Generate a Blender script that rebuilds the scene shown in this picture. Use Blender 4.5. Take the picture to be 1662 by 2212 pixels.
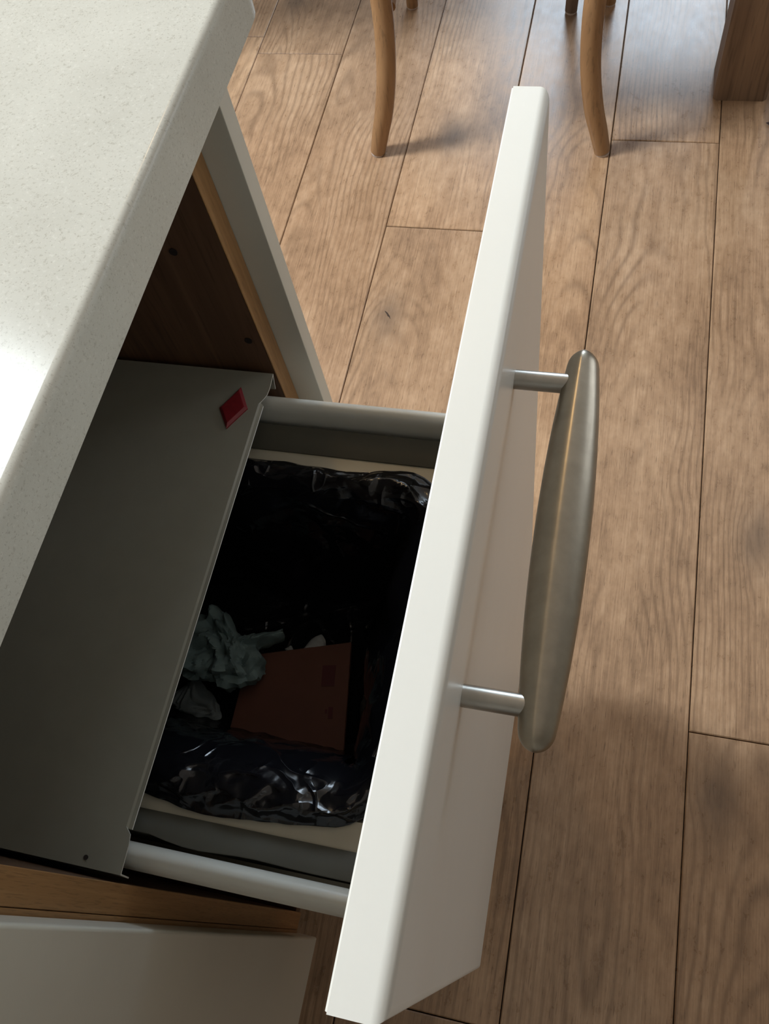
import bpy, bmesh, math, random
from mathutils import Vector, Matrix, noise

for o in list(bpy.data.objects):
    bpy.data.objects.remove(o, do_unlink=True)
SC = bpy.context.scene
COL = SC.collection
PI = math.pi

# ------------------------------------------------------------------ camera
cam_d = bpy.data.cameras.new('camera')
cam = bpy.data.objects.new('camera', cam_d)
COL.objects.link(cam)
cam.matrix_world = Matrix((
    (0.97047257, -0.12025797, 0.20909571, 0.0),
    (0.19975986, 0.88656641, -0.41724813, 0.0),
    (-0.13519982, 0.44669680, 0.88441109, 1.155),
    (0, 0, 0, 1)))
cam_d.sensor_fit = 'HORIZONTAL'
cam_d.sensor_width = 36.0
cam_d.lens = 1858.95 / 1662.0 * 36.0
cam_d.clip_start = 0.02
SC.camera = cam

# ------------------------------------------------------------------ light
SC.view_settings.view_transform = 'Standard'
SC.view_settings.look = 'None'
SC.view_settings.gamma = 1.0
SC.view_settings.use_curve_mapping = False
SC.view_settings.exposure = 0.12

world = bpy.data.worlds.new('daylight')
SC.world = world
world.use_nodes = True
world.node_tree.nodes['Background'].inputs[0].default_value = (0.75, 0.87, 1.0, 1)
world.node_tree.nodes['Background'].inputs[1].default_value = 1.0


def area(name, loc, rot, sx, sy, power, col, spread=180):
    d = bpy.data.lights.new(name, 'AREA')
    d.shape = 'RECTANGLE'
    d.size, d.size_y = sx, sy
    d.energy = power
    d.color = col
    d.spread = math.radians(spread)
    o = bpy.data.objects.new(name, d)
    o.location = loc
    o.rotation_euler = rot
    COL.objects.link(o)
    return o


# daylight through the rooflight and the garden window (just inside the glass)
area('rooflight_daylight', (-1.97, 0.93, 2.385), (0, 0, 0), 1.20, 0.40, 106, (0.86, 0.945, 1.0))
area('garden_window_daylight', (0.02, 4.14, 1.60), (-PI / 2, 0, 0), 1.3, 1.4, 56, (0.70, 0.85, 1.0))
area('side_fill_light', (2.24, 2.35, 1.35), (0, PI / 2, 0), 1.3, 1.3, 9, (0.95, 0.97, 1.0))  # added fill for the right-facing surfaces, set in an invented window


# warm ceiling lamp over the far end of the island
lmp = bpy.data.lights.new('ceiling_lamp', 'POINT')
lmp.energy = 6.5
lmp.color = (1.0, 0.66, 0.30)
lmp.shadow_soft_size = 0.05
lo_ = bpy.data.objects.new('ceiling_lamp', lmp)
lo_.location = (-0.62, 1.55, 2.25)
COL.objects.link(lo_)


# ------------------------------------------------------------------ node helpers
class NT:
    def __init__(self, name):
        m = bpy.data.materials.new(name)
        m.use_nodes = True
        self.m = m
        self.t = m.node_tree
        self.b = self.t.nodes['Principled BSDF']

    def n(self, typ, **kw):
        nd = self.t.nodes.new(typ)
        for k, v in kw.items():
            setattr(nd, k, v)
        return nd

    def link(self, a, b):
        self.t.links.new(a, b)

    def put(self, sock, v):
        if isinstance(v, bpy.types.NodeSocket):
            self.link(v, sock)
        else:
            sock.default_value = v

    def math(self, op, a, b=0.0, c=None, clamp=False):
        nd = self.n('ShaderNodeMath', operation=op, use_clamp=clamp)
        self.put(nd.inputs[0], a)
        self.put(nd.inputs[1], b)
        if c is not None:
            self.put(nd.inputs[2], c)
        return nd.outputs[0]

    def vmath(self, op, a, b):
        nd = self.n('ShaderNodeVectorMath', operation=op)
        self.put(nd.inputs[0], a)
        self.put(nd.inputs[1], b)
        return nd.outputs['Value'] if op in ('LENGTH', 'DISTANCE', 'DOT_PRODUCT') else nd.outputs[0]

    def noise(self, vec, scale, detail=3.0, rough=0.55, dist=0.0):
        nd = self.n('ShaderNodeTexNoise')
        self.put(nd.inputs['Vector'], vec)
        nd.inputs['Scale'].default_value = scale
        nd.inputs['Detail'].default_value = detail
        nd.inputs['Roughness'].default_value = rough
        nd.inputs['Distortion'].default_value = dist
        return nd.outputs[0]

    def ramp(self, fac, stops, interp='LINEAR'):
        nd = self.n('ShaderNodeValToRGB')
        cr = nd.color_ramp
        cr.interpolation = interp
        while len(cr.elements) < len(stops):
            cr.elements.new(0.5)
        for e, (p, c) in zip(cr.elements, stops):
            e.position = p
            e.color = (c[0], c[1], c[2], 1) if not isinstance(c, (int, float)) else (c, c, c, 1)
        self.put(nd.inputs[0], fac)
        return nd.outputs[0]

    def mix(self, fac, a, b, mode='MIX'):
        nd = self.n('ShaderNodeMix', data_type='RGBA', blend_type=mode)
        self.put(nd.inputs[0], fac)
        for s, v in ((nd.inputs[6], a), (nd.inputs[7], b)):
            self.put(s, v if isinstance(v, bpy.types.NodeSocket) else (*v, 1) if len(v) == 3 else v)
        return nd.outputs[2]

    def bump(self, h, strength=0.2, dist=0.001):
        nd = self.n('ShaderNodeBump')
        nd.inputs['Strength'].default_value = strength
        nd.inputs['Distance'].default_value = dist
        self.put(nd.inputs['Height'], h)
        self.link(nd.outputs[0], self.b.inputs['Normal'])

    def obj(self):
        return self.n('ShaderNodeTexCoord').outputs['Object']

    def col(self, c):
        self.put(self.b.inputs['Base Color'], c if isinstance(c, bpy.types.NodeSocket) else (*c, 1))

    def rough(self, r):
        self.put(self.b.inputs['Roughness'], r)


def scaled(nt, vec, s):
    return nt.vmath('MULTIPLY', vec, s)


def mat_plain(name, c, rough=0.5, metal=0.0, var=0.04, bump=0.0, scale=40):
    nt = NT(name)
    v = nt.obj()
    f = nt.noise(v, scale, 4)
    dark = tuple(x * (1 - var) for x in c)
    lite = tuple(min(1, x * (1 + var)) for x in c)
    nt.col(nt.ramp(f, [(0.3, dark), (0.7, lite)]))
    nt.rough(rough)
    nt.b.inputs['Metallic'].default_value = metal
    if bump:
        nt.bump(nt.noise(v, scale * 8, 3), bump, 0.0005)
    return nt.m


def mat_wood(name, lo, hi, along='y', rough=0.45, fine=1.0, contrast=1.0, mottled=0.5):
    """straight grained wood, grain running along one object axis"""
    nt = NT(name)
    v = nt.obj()
    info = nt.n('ShaderNodeObjectInfo').outputs['Random']
    sh = nt.n('ShaderNodeCombineXYZ')
    for i in range(3):
        nt.link(nt.math('MULTIPLY', info, 7.0 + i * 5), sh.inputs[i])
    v = nt.vmath('ADD', v, sh.outputs[0])
    s1 = [95 * fine] * 3
    s2 = [360 * fine] * 3
    s3 = [9.0] * 3
    k = 'xyz'.index(along)
    s1[k], s2[k], s3[k] = 3.0 * fine, 22 * fine, 2.0
    a = nt.noise(scaled(nt, v, tuple(s1)), 1.0, 4, 0.6, 0.4)
    b = nt.noise(scaled(nt, v, tuple(s2)), 1.0, 2, 0.5)
    c = nt.noise(scaled(nt, v, tuple(s3)), 1.0, 3, 0.5)
    f = nt.math('ADD', nt.math('MULTIPLY', a, 0.62), nt.math('MULTIPLY', c, mottled * 0.5))
    f = nt.math('ADD', f, -0.03 - mottled * 0.12)
    base = nt.ramp(f, [(0.5 - 0.22 / contrast, lo), (0.5 + 0.22 / contrast, hi)])
    pores = nt.ramp(b, [(0.34, 0.55), (0.44, 1.0)])
    nt.col(nt.mix(0.55, base, nt.mix(1.0, base, pores, 'MULTIPLY')))
    nt.rough(rough)
    nt.bump(b, 0.15, 0.0004)
    return nt.m


def mat_floor_oak():
    nt = NT('floor_oak')
    p = nt.obj()
    info = nt.n('ShaderNodeAttribute', attribute_type='OBJECT', attribute_name='grain_seed').outputs['Fac']
    seed = nt.n('ShaderNodeCombineXYZ')
    for i in range(3):
        nt.link(nt.math('MULTIPLY', info, 31.0 + 17 * i), seed.inputs[i])
    ps = nt.vmath('ADD', p, seed.outputs[0])
    sep = nt.n('ShaderNodeSeparateXYZ')
    nt.link(p, sep.inputs[0])
    x, y = sep.outputs[0], sep.outputs[1]
    # knots: per-plank positions
    bend = None
    knotdark = None
    crack = None
    for nm in ('knot_a', 'knot_b'):
        at = nt.n('ShaderNodeAttribute', attribute_type='OBJECT', attribute_name=nm)
        d = nt.vmath('SUBTRACT', p, at.outputs['Vector'])
        wob = nt.noise(scaled(nt, ps, (60, 30, 1)), 1.0, 3)
        ds = nt.vmath('LENGTH', scaled(nt, d, (1.0, 0.55, 0)), (0, 0, 0))
        ds = nt.math('ADD', ds, nt.math('MULTIPLY', nt.math('SUBTRACT', wob, 0.5), 0.016))
        e = nt.math('EXPONENT', nt.math('MULTIPLY', nt.math('MULTIPLY', ds, ds), -800.0))
        bend = e if bend is None else nt.math('ADD', bend, e)
        kd = nt.math('EXPONENT', nt.math('MULTIPLY', nt.math('MULTIPLY', ds, ds), -2000.0))
        knotdark = kd if knotdark is None else nt.math('ADD', knotdark, kd)
        if nm != 'knot_a':
            continue
        at2 = nt.n('ShaderNodeAttribute', attribute_type='OBJECT', attribute_name='split')
        sd = nt.n('ShaderNodeSeparateXYZ')
        nt.link(nt.vmath('SUBTRACT', p, at2.outputs['Vector']), sd.inputs[0])
        # an angled split through the knot
        u = nt.math('ADD', nt.math('MULTIPLY', sd.outputs[0], 0.8), nt.math('MULTIPLY', sd.outputs[1], 0.6))
        w = nt.math('SUBTRACT', nt.math('MULTIPLY', sd.outputs[1], 0.8), nt.math('MULTIPLY', sd.outputs[0], 0.6))
        u = nt.math('ADD', u, nt.math('MULTIPLY', nt.math('SUBTRACT', wob, 0.5), 0.012))
        cu = nt.math('LESS_THAN', nt.math('ADD', nt.math('ABSOLUTE', u), nt.math('MULTIPLY', nt.math('MULTIPLY', w, w), 14.0)), 0.0017)
        cw = nt.math('LESS_THAN', nt.math('ABSOLUTE', w), 0.014)
        cc = nt.math('MULTIPLY', cu, cw)
        crack = cc if crack is None else nt.math('MAXIMUM', crack, cc)
    warp = nt.math('SUBTRACT', nt.noise(scaled(nt, ps, (5, 1.6, 1)), 1.0, 3), 0.5)
    fuzz = nt.math('SUBTRACT', nt.noise(scaled(nt, ps, (38, 7, 1)), 1.0, 4), 0.5)
    heart = nt.math('MULTIPLY', nt.math('SUBTRACT', info, 0.5), 0.13)
    xx = nt.math('ADD', nt.math('SUBTRACT', x, heart), nt.math('MULTIPLY', warp, 0.055))
    xx = nt.math('ADD', xx, nt.math('MULTIPLY', bend, 0.022))
    dep = nt.math('ADD', nt.math('MULTIPLY', y, 0.055),
                  nt.math('MULTIPLY', nt.noise(scaled(nt, ps, (1.0, 2.2, 1)), 1.0, 2), 0.11))
    r = nt.math('SQRT', nt.math('ADD', nt.math('MULTIPLY', xx, xx), nt.math('MULTIPLY', dep, dep)))
    ph = nt.math('ADD', nt.math('MULTIPLY', r, 700.0), nt.math('MULTIPLY', fuzz, 2.6))
    ring = nt.math('MULTIPLY_ADD', nt.math('SINE', ph), 0.5, 0.5)
    ring = nt.math('POWER', ring, 3.0)
    vis = nt.ramp(nt.noise(scaled(nt, ps, (11, 2.6, 1)), 1.0, 2), [(0.38, 0.0), (0.58, 1.0)])
    ring = nt.math('MULTIPLY', ring, vis)
    fib = nt.noise(scaled(nt, ps, (520, 9, 1)), 1.0, 3, 0.6)
    mott = nt.noise(scaled(nt, ps, (60, 34, 1)), 1.0, 4, 0.65)
    big = nt.noise(scaled(nt, ps, (10, 3.4, 1)), 1.0, 3, 0.6)
    f = nt.math('ADD', nt.math('MULTIPLY', fib, 0.30), nt.math('MULTIPLY', big, 0.42))
    f = nt.math('ADD', f, nt.math('MULTIPLY', mott, 0.30))
    base = nt.ramp(f, [(0.36, (0.225, 0.135, 0.078)), (0.50, (0.372, 0.230, 0.134)), (0.64, (0.505, 0.332, 0.205))])
    tint = nt.ramp(info, [(0.0, (0.93, 0.91, 0.90)), (0.5, (1.0, 1.0, 1.0)), (1.0, (1.05, 1.02, 0.98))])
    base = nt.mix(1.0, base, tint, 'MULTIPLY')
    base = nt.mix(nt.math('MULTIPLY', ring, 0.46), base, (0.150, 0.088, 0.050))
    base = nt.mix(nt.math('MULTIPLY', knotdark, 0.55, clamp=True), base, (0.115, 0.075, 0.052))
    base = nt.mix(nt.math('MULTIPLY', bend, 0.30, clamp=True), base, (0.16, 0.11, 0.075))
    base = nt.mix(nt.math('MULTIPLY', crack, 0.9), base, (0.030, 0.021, 0.018))
    pore = nt.noise(scaled(nt, ps, (700, 48, 1)), 1.0, 1)
    base = nt.mix(nt.ramp(pore, [(0.27, 0.45), (0.36, 0.0)]), base, (0.09, 0.05, 0.03))
    fleck = nt.noise(scaled(nt, ps, (75, 26, 1)), 1.0, 1)
    base = nt.mix(nt.ramp(fleck, [(0.09, 0.6), (0.125, 0.0)]), base, (0.10, 0.06, 0.035))
    nt.col(base)
    nt.rough(nt.ramp(mott, [(0.3, 0.26), (0.7, 0.34)]))
    nt.b.inputs['Specular IOR Level'].default_value = 0.5
    nt.bump(nt.math('ADD', nt.math('MULTIPLY', fib, 0.7), nt.math('MULTIPLY', crack, -2.0)), 0.14, 0.0005)
    return nt.m


def mat_worktop():
    nt = NT('speckled_composite')
    p = nt.obj()
    q = nt.vmath('ADD', p, scaled(nt, nt.n('ShaderNodeTexNoise').outputs['Color'], (0.0, 0.0, 0.0)))
    a = nt.noise(scaled(nt, q, (1, 1, 1)), 520, 2, 0.6)
    b = nt.noise(scaled(nt, q, (1, 1, 1)), 1000, 1, 0.5)
    big = nt.noise(q, 22, 3)
    base = nt.ramp(big, [(0.3, (0.530, 0.510, 0.445)), (0.7, (0.580, 0.560, 0.492))])
    base = nt.mix(nt.ramp(a, [(0.30, 0.40), (0.40, 0.0)]), base, (0.33, 0.30, 0.24))
    base = nt.mix(nt.ramp(a, [(0.60, 0.0), (0.70, 0.40)]), base, (0.68, 0.66, 0.59))
    base = nt.mix(nt.ramp(b, [(0.28, 0.40), (0.35, 0.0)]), base, (0.28, 0.25, 0.20))
    nt.col(base)
    nt.rough(0.15)
    nt.b.inputs['Specular IOR Level'].default_value = 0.13
    nt.bump(nt.noise(p, 16, 2), 0.06, 0.002)
    return nt.m


def mat_brushed(name, c, rough):
    nt = NT(name)
    v = nt.obj()
    a = nt.noise(scaled(nt, v, (900, 60, 900)), 1.0, 3)
    b = nt.noise(v, 120, 4)
    nt.col(nt.ramp(b, [(0.35, tuple(x * 0.88 for x in c)), (0.65, c)]))
    nt.b.inputs['Metallic'].default_value = 1.0
    nt.rough(nt.ramp(a, [(0.3, rough * 0.92), (0.7, rough * 1.08)]))
    return nt.m


def mat_bag():
    nt = NT('black_polythene')
    v = nt.obj()
    nt.col((0.006, 0.006, 0.008))
    nt.rough(0.15)
    nt.b.inputs['Specular IOR Level'].default_value = 0.55
    h = None
    for sc, off, wd, am in (((15, 30, 24), (0, 0, 0), 19.0, 1.0), ((36, 20, 30), (5.3, 1.1, 2.2), 16.0, 0.8)):
        q = nt.vmath('ADD', scaled(nt, v, sc), off)
        r = nt.math('SUBTRACT', 1.0, nt.math('MULTIPLY', nt.math('ABSOLUTE', nt.math('SUBTRACT', nt.noise(q, 1.0, 1, 0.5, 0.4), 0.5)), wd), clamp=True)
        m = nt.ramp(nt.noise(nt.vmath('ADD', q, (7.7, 3.1, off[0])), 0.9, 1), [(0.44, 0.0), (0.60, am)])
        r = nt.math('MULTIPLY', nt.math('POWER', r, 1.5), m)
        h = r if h is None else nt.math('ADD', h, r)
    nt.bump(nt.math('ADD', h, nt.math('MULTIPLY', nt.noise(v, 50, 2, 0.5, 1.0), 0.9)), 0.6, 0.0016)
    return nt.m


M = {}
M['oak'] = mat_floor_oak()
M['groove'] = mat_plain('floor_groove', (0.06, 0.03, 0.016), 0.9)
M['worktop'] = mat_worktop()
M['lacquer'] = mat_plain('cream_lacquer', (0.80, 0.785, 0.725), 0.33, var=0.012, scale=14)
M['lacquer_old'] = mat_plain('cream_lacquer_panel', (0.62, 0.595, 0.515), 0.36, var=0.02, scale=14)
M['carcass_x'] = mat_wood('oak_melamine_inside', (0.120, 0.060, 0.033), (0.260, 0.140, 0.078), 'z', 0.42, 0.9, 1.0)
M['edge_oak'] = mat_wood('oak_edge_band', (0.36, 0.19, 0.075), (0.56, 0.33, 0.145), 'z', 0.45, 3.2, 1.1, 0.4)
M['steel_grey'] = mat_plain('grey_painted_steel', (0.275, 0.262, 0.215), 0.5, var=0.03, bump=0.04, scale=60)
M['lit_edge'] = mat_plain('steel_edge_highlight', (0.72, 0.72, 0.68), 0.35, var=0.03)  # cut sheet edge; the light it catches is painted into the pale colour
M['rail'] = mat_plain('pale_grey_powder_coat', (0.64, 0.63, 0.57), 0.32, var=0.02)
M['collar'] = mat_plain('taupe_plastic', (0.085, 0.078, 0.058), 0.7, var=0.05)
M['bin'] = mat_plain('beige_plastic', (0.50, 0.455, 0.355), 0.42, var=0.04)
M['bag'] = mat_bag()
M['red'] = mat_plain('red_plastic', (0.20, 0.012, 0.018), 0.4, var=0.12, scale=300)
M['nickel'] = mat_brushed('brushed_nickel', (0.385, 0.342, 0.272), 0.33)
M['nickel_post'] = mat_brushed('satin_nickel', (0.44, 0.42, 0.38), 0.30)
M['tissue'] = mat_plain('teal_tissue', (0.185, 0.25, 0.245), 0.9, var=0.2, bump=0.5, scale=50)
M['paper'] = mat_plain('pale_paper', (0.19, 0.21, 0.21), 0.9, var=0.1, bump=0.4)
M['scrapw'] = mat_plain('white_paper', (0.38, 0.38, 0.36), 0.8, var=0.08)
M['card'] = mat_plain('orange_card', (0.125, 0.044, 0.026), 0.7, var=0.12, scale=25)
M['print'] = mat_plain('maroon_print', (0.085, 0.014, 0.014), 0.7)
M['darkwrap'] = mat_plain('brown_wrapper', (0.030, 0.024, 0.019), 0.6, var=0.3, scale=90)
M['dark'] = mat_plain('dark_hole', (0.02, 0.012, 0.01), 0.8)
M['chair'] = mat_wood('honey_beech', (0.25, 0.130, 0.056), (0.43, 0.245, 0.115), 'z', 0.42, 0.7, 0.7, 0.8)
M['chair_dark'] = mat_wood('brown_stained_beech', (0.13, 0.085, 0.06), (0.22, 0.145, 0.10), 'z', 0.45, 0.7, 0.7, 0.8)
M['rattan'] = mat_plain('woven_rattan', (0.42, 0.28, 0.14), 0.7, var=0.25, scale=200)
M['table'] = mat_wood('old_brown_oak', (0.15, 0.088, 0.052), (0.36, 0.23, 0.14), 'z', 0.55, 0.6, 0.8, 0.7)
M['pad'] = mat_plain('felt_pad', (0.50, 0.40, 0.34), 0.9)
M['wall'] = mat_plain('wall_paint', (0.36, 0.335, 0.295), 0.8, var=0.02)
M['ceil'] = mat_plain('ceiling_paint', (0.82, 0.81, 0.78), 0.85, var=0.01)
M['frame'] = mat_plain('white_window_frame', (0.75, 0.76, 0.76), 0.4)
M['leaf'] = mat_plain('dry_dark_leaf', (0.035, 0.018, 0.016), 0.7, var=0.3, scale=120)


# ------------------------------------------------------------------ mesh helpers
def finish(o, smooth=True, wn=False, angle=35):
    me = o.data
    if smooth:
        me.shade_smooth()
        me.set_sharp_from_angle(angle=math.radians(angle))
    if wn:
        md = o.modifiers.new('weighted', 'WEIGHTED_NORMAL')
        md.keep_sharp = True
    return o


def obj(name, bm, mat, parent=None, smooth=True, wn=False, angle=35):
    me = bpy.data.meshes.new(name)
    bmesh.ops.recalc_face_normals(bm, faces=bm.faces)
    bm.to_mesh(me)
    bm.free()
    mats = mat if isinstance(mat, (list, tuple)) else [mat]
    for m in mats:
        me.materials.append(M[m])
    o = bpy.data.objects.new(name, me)
    COL.objects.link(o)
    if parent:
        o.parent = parent
    return finish(o, smooth, wn, angle)


def empty(name, loc, label, cat, group=None):
    o = bpy.data.objects.new(name, None)
    o.location = loc
    o.empty_display_size = 0.05
    COL.objects.link(o)
    return tag(o, label, cat, group)


def tag(o, label=None, cat=None, group=None, kind=None):
    if label:
        o['label'] = label
    if cat:
        o['category'] = cat
    if group:
        o['group'] = group
    if kind:
        o['kind'] = kind
    return o


def box(x0, x1, y0, y1, z0, z1, r=0.0, seg=2, off=(0, 0, 0)):
    bm = bmesh.new()
    bmesh.ops.create_cube(bm, size=1)
    for v in bm.verts:
        v.co = Vector(((x0 + x1) / 2 + v.co.x * (x1 - x0) - off[0],
                       (y0 + y1) / 2 + v.co.y * (y1 - y0) - off[1],
                       (z0 + z1) / 2 + v.co.z * (z1 - z0) - off[2]))
    if r:
        bmesh.ops.bevel(bm, geom=list(bm.edges), offset=r, segments=seg, profile=0.5, affect='EDGES')
    return bm


def add_box(bm, x0, x1, y0, y1, z0, z1):
    vs = [bm.verts.new((x, y, z)) for z in (z0, z1) for y in (y0, y1) for x in (x0, x1)]
    for f in ((0, 2, 3, 1), (4, 5, 7, 6), (0, 1, 5, 4), (2, 6, 7, 3), (0, 4, 6, 2), (1, 3, 7, 5)):
        bm.faces.new([vs[i] for i in f])
    return bm


def catmull(pts, n):
    out = []
    P = [pts[0]] + list(pts) + [pts[-1]]
    for i in range(1, len(P) - 2):
        for k in range(n):
            t = k / n
            a, b, c, d = P[i - 1], P[i], P[i + 1], P[i + 2]
            out.append(tuple(0.5 * (2 * b[j] + (c[j] - a[j]) * t + (2 * a[j] - 5 * b[j] + 4 * c[j] - d[j]) * t * t
                                    + (3 * b[j] - a[j] - 3 * c[j] + d[j]) * t ** 3) for j in range(len(b))))
    out.append(tuple(pts[-1]))
    return out


def tube(bm, pts, seg=14, sub=5):
    """pts = (x, y, z, r)"""
    P = catmull(pts, sub)
    rings = []
    up = None
    for i, p in enumerate(P):
        a = Vector(P[max(0, i - 1)][:3])
        b = Vector(P[min(len(P) - 1, i + 1)][:3])
        t = (b - a).normalized()
        if up is None:
            up = Vector((1, 0, 0)) if abs(t.x) < 0.8 else Vector((0, 1, 0))
        s = t.cross(up).normalized()
        up = s.cross(t).normalized()
        rings.append([bm.verts.new(Vector(p[:3]) + (s * math.cos(q) + up * math.sin(q)) * p[3])
                      for q in (2 * PI * k / seg for k in range(seg))])
    for A, B in zip(rings, rings[1:]):
        for k in range(seg):
            bm.faces.new((A[k], A[(k + 1) % seg], B[(k + 1) % seg], B[k]))
    bm.faces.new(rings[0])
    bm.faces.new(rings[-1])
    return bm


def extrude_profile(prof, x0, x1, axis='x', n=1, closed=True):
    """prof = list of (u, v); extruded along an axis from x0 to x1"""
    bm = bmesh.new()
    rows = []
    for i in range(n + 1):
        w = x0 + (x1 - x0) * i / n
        if axis == 'x':
            rows.append([bm.verts.new((w, u, v)) for u, v in prof])
        elif axis == 'y':
            rows.append([bm.verts.new((u, w, v)) for u, v in prof])
        else:
            rows.append([bm.verts.new((u, v, w)) for u, v in prof])
    k = len(prof)
    for A, B in zip(rows, rows[1:]):
        for i in range(k if closed else k - 1):
            bm.faces.new((A[i], A[(i + 1) % k], B[(i + 1) % k], B[i]))
    if closed:
        bm.faces.new(rows[0])
        bm.faces.new(rows[-1])
    return bm


def tri(x):
    x = x - math.floor(x)
    return 4 * abs(x - 0.5) - 1.0


_rng = random.Random(11)
CREASE = []
for lam in (0.085, 0.061, 0.047, 0.034, 0.026, 0.019):
    d = Vector((_rng.gauss(0, 1), _rng.gauss(0, 1), _rng.gauss(0, 1))).normalized()
    CREASE.append((d, lam, _rng.random()))


def nvec(p):
    return Vector((noise.noise(p), noise.noise(p + Vector((31.7, 5.2, 11.3))), noise.noise(p + Vector((-17.1, 43.9, 7.7)))))


def crumple(p, s=1.0, warp=0.03):
    """piecewise flat folds, about -1..1"""
    w = Vector(p) + nvec(Vector(p) * (14 / s)) * warp * s
    f = 0.0
    a = 0.0
    for d, lam, ph in CREASE:
        am = lam / 0.085
        f += am * tri(w.dot(d) / (lam * s) + ph)
        a += am
    return f / a


# ================================================================== ROOM SHELL
floor = bpy.data.objects.new('floor', None)
COL.objects.link(floor)
tag(floor, 'brown oak plank floor running away under the table', kind='structure')
FX0, FX1, FY0, FY1 = -3.2, 2.3, -1.25, 4.2
obj('subfloor', box(FX0, FX1, FY0, FY1, -0.06, -0.012), 'groove', floor, smooth=False)
PW = 0.19
known = {-5: None, -4: 1.5865, -2: 1.118, 0: 1.356, 1: 0.289, -3: 0.50, -1: -0.09}
KNOT = {(-2, 0.9168): (-0.3439, 0.9168), (-2, 1.3586): (-0.3041, 1.3586), (1, 0.5743): (0.2619, 0.5743),
        (0, 1.0412): (0.1711, 1.0412)}
knots = [(-0.3439, 0.9168), (-0.3041, 1.3586), (0.2619, 0.5743)]
rng = random.Random(5)
pm_count = 0
for k in range(-17, 13):
    xa = -0.008 + PW * k
    xb = xa + PW
    xa_c, xb_c = max(xa, FX0), min(xb, FX1)
    if xb_c - xa_c < 0.02:
        continue
    j = known.get(k)
    if j is None:
        j = rng.uniform(-1.0, 0.4) if k < -2 else rng.uniform(1.9, 2.6)
    L = 1.9
    cuts = []
    ys = [FY0]
    y = j - math.floor((j - FY0) / L) * L
    while y < FY1 - 0.05:
        if y - ys[-1] > 0.05:
            ys.append(y)
        y += L
    ys.append(FY1)
    for ya, yb in zip(ys, ys[1:]):
        cx, cy = (xa + xb) / 2, (ya + yb) / 2
        g = 0.0007
        dz = rng.uniform(-0.0003, 0.0003)
        bm = bmesh.new()
        add_box(bm, xa_c + g - cx, xb_c - g - cx, ya + g - cy, yb - g - cy, -0.0125, dz)
        top = [e for e in bm.edges if all(v.co.z > -0.005 for v in e.verts)]
        bmesh.ops.bevel(bm, geom=top, offset=0.0013, segments=1, affect='EDGES')
        o = obj('plank', bm, 'oak', floor, smooth=False)
        o.location = (cx, cy, 0)
        ka, kb = (9.0, 9.0, 0.0), (9.0, 9.0, 0.0)
        own = [q for q in knots if xa < q[0] < xb and ya < q[1] < yb]
        if own:
            ka = (own[0][0] - cx, own[0][1] - cy, 0.0)
        if len(own) > 1:
            kb = (own[1][0] - cx, own[1][1] - cy, 0.0)
        elif not own and rng.random() < 0.3:
            ka = (rng.uniform(-0.06, 0.06), rng.choice((-0.45, 0.5)) * (yb - ya) * 0.9, 0.0)
        o['knot_a'] = ka
        o['knot_b'] = kb
        o['grain_seed'] = rng.random()
        o['split'] = ka if (own and own[0][1] == 0.9168) else (9.0, 9.0, 0.0)


def struct(name, bm, mat, label=None):
    o = obj(name, bm, mat, smooth=False)
    return tag(o, label, kind='structure')


struct('wall_left', box(FX0 - 0.1, FX0, FY0, FY1, -0.06, 2.5), 'wall')
bm = bmesh.new()
add_box(bm, FX1, FX1 + 0.1, FY0, 1.65, -0.06, 2.5)
add_box(bm, FX1, FX1 + 0.1, 3.05, FY1, -0.06, 2.5)
add_box(bm, FX1, FX1 + 0.1, 1.65, 3.05, -0.06, 0.65)
add_box(bm, FX1, FX1 + 0.1, 1.65, 3.05, 2.05, 2.5)
struct('wall_right', bm, 'wall')
bm = bmesh.new()
for a, b in ((1.65, 1.70), (2.325, 2.375), (3.0, 3.05)):
    add_box(bm, FX1 + 0.02, FX1 + 0.08, a, b, 0.65, 2.05)
for a, b in ((0.65, 0.70), (2.0, 2.05)):
    add_box(bm, FX1 + 0.025, FX1 + 0.075, 1.70, 3.0, a, b)
struct('added_side_window', bm, 'frame')  # unseen frame, made up to go with the side fill
struct('wall_front', box(FX0 - 0.1, FX1 + 0.1, FY0 - 0.1, FY0, -0.06, 2.5), 'wall')
bm = bmesh.new()
add_box(bm, FX0 - 0.1, -0.68, FY1, FY1 + 0.1, -0.06, 2.5)
add_box(bm, 0.72, FX1 + 0.1, FY1, FY1 + 0.1, -0.06, 2.5)
add_box(bm, -0.68, 0.72, FY1, FY1 + 0.1, -0.06, 0.75)
add_box(bm, -0.68, 0.72, FY1, FY1 + 0.1, 2.35, 2.5)
struct('wall_back', bm, 'wall')
bm = bmesh.new()
RX0, RX1, RY0, RY1 = -2.58, -1.36, 0.71, 1.15
add_box(bm, FX0, RX0, FY0, FY1, 2.4, 2.5)
add_box(bm, RX1, FX1, FY0, FY1, 2.4, 2.5)
add_box(bm, RX0, RX1, FY0, RY0, 2.4, 2.5)
add_box(bm, RX0, RX1, RY1, FY1, 2.4, 2.5)
struct('ceiling', bm, 'ceil')
win = bmesh.new()
for a, b in ((-0.68, -0.63), (-0.005, 0.045), (0.67, 0.72)):
    add_box(win, a, b, FY1 + 0.02, FY1 + 0.08, 0.75, 2.35)
for a, b in ((0.75, 0.80), (2.30, 2.35)):
    add_box(win, -0.63, 0.67, FY1 + 0.025, FY1 + 0.075, a, b)
struct('window_1', win, 'frame')
win = bmesh.new()
for a, b in ((RX0, RX0 + 0.04), (RX1 - 0.04, RX1)):
    add_box(win, a, b, RY0, RY1, 2.41, 2.49)
for a, b in ((RY0, RY0 + 0.04), (RY1 - 0.04, RY1)):
    add_box(win, RX0 + 0.04, RX1 - 0.04, a, b, 2.41, 2.49)
struct('window_2', win, 'frame')

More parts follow.
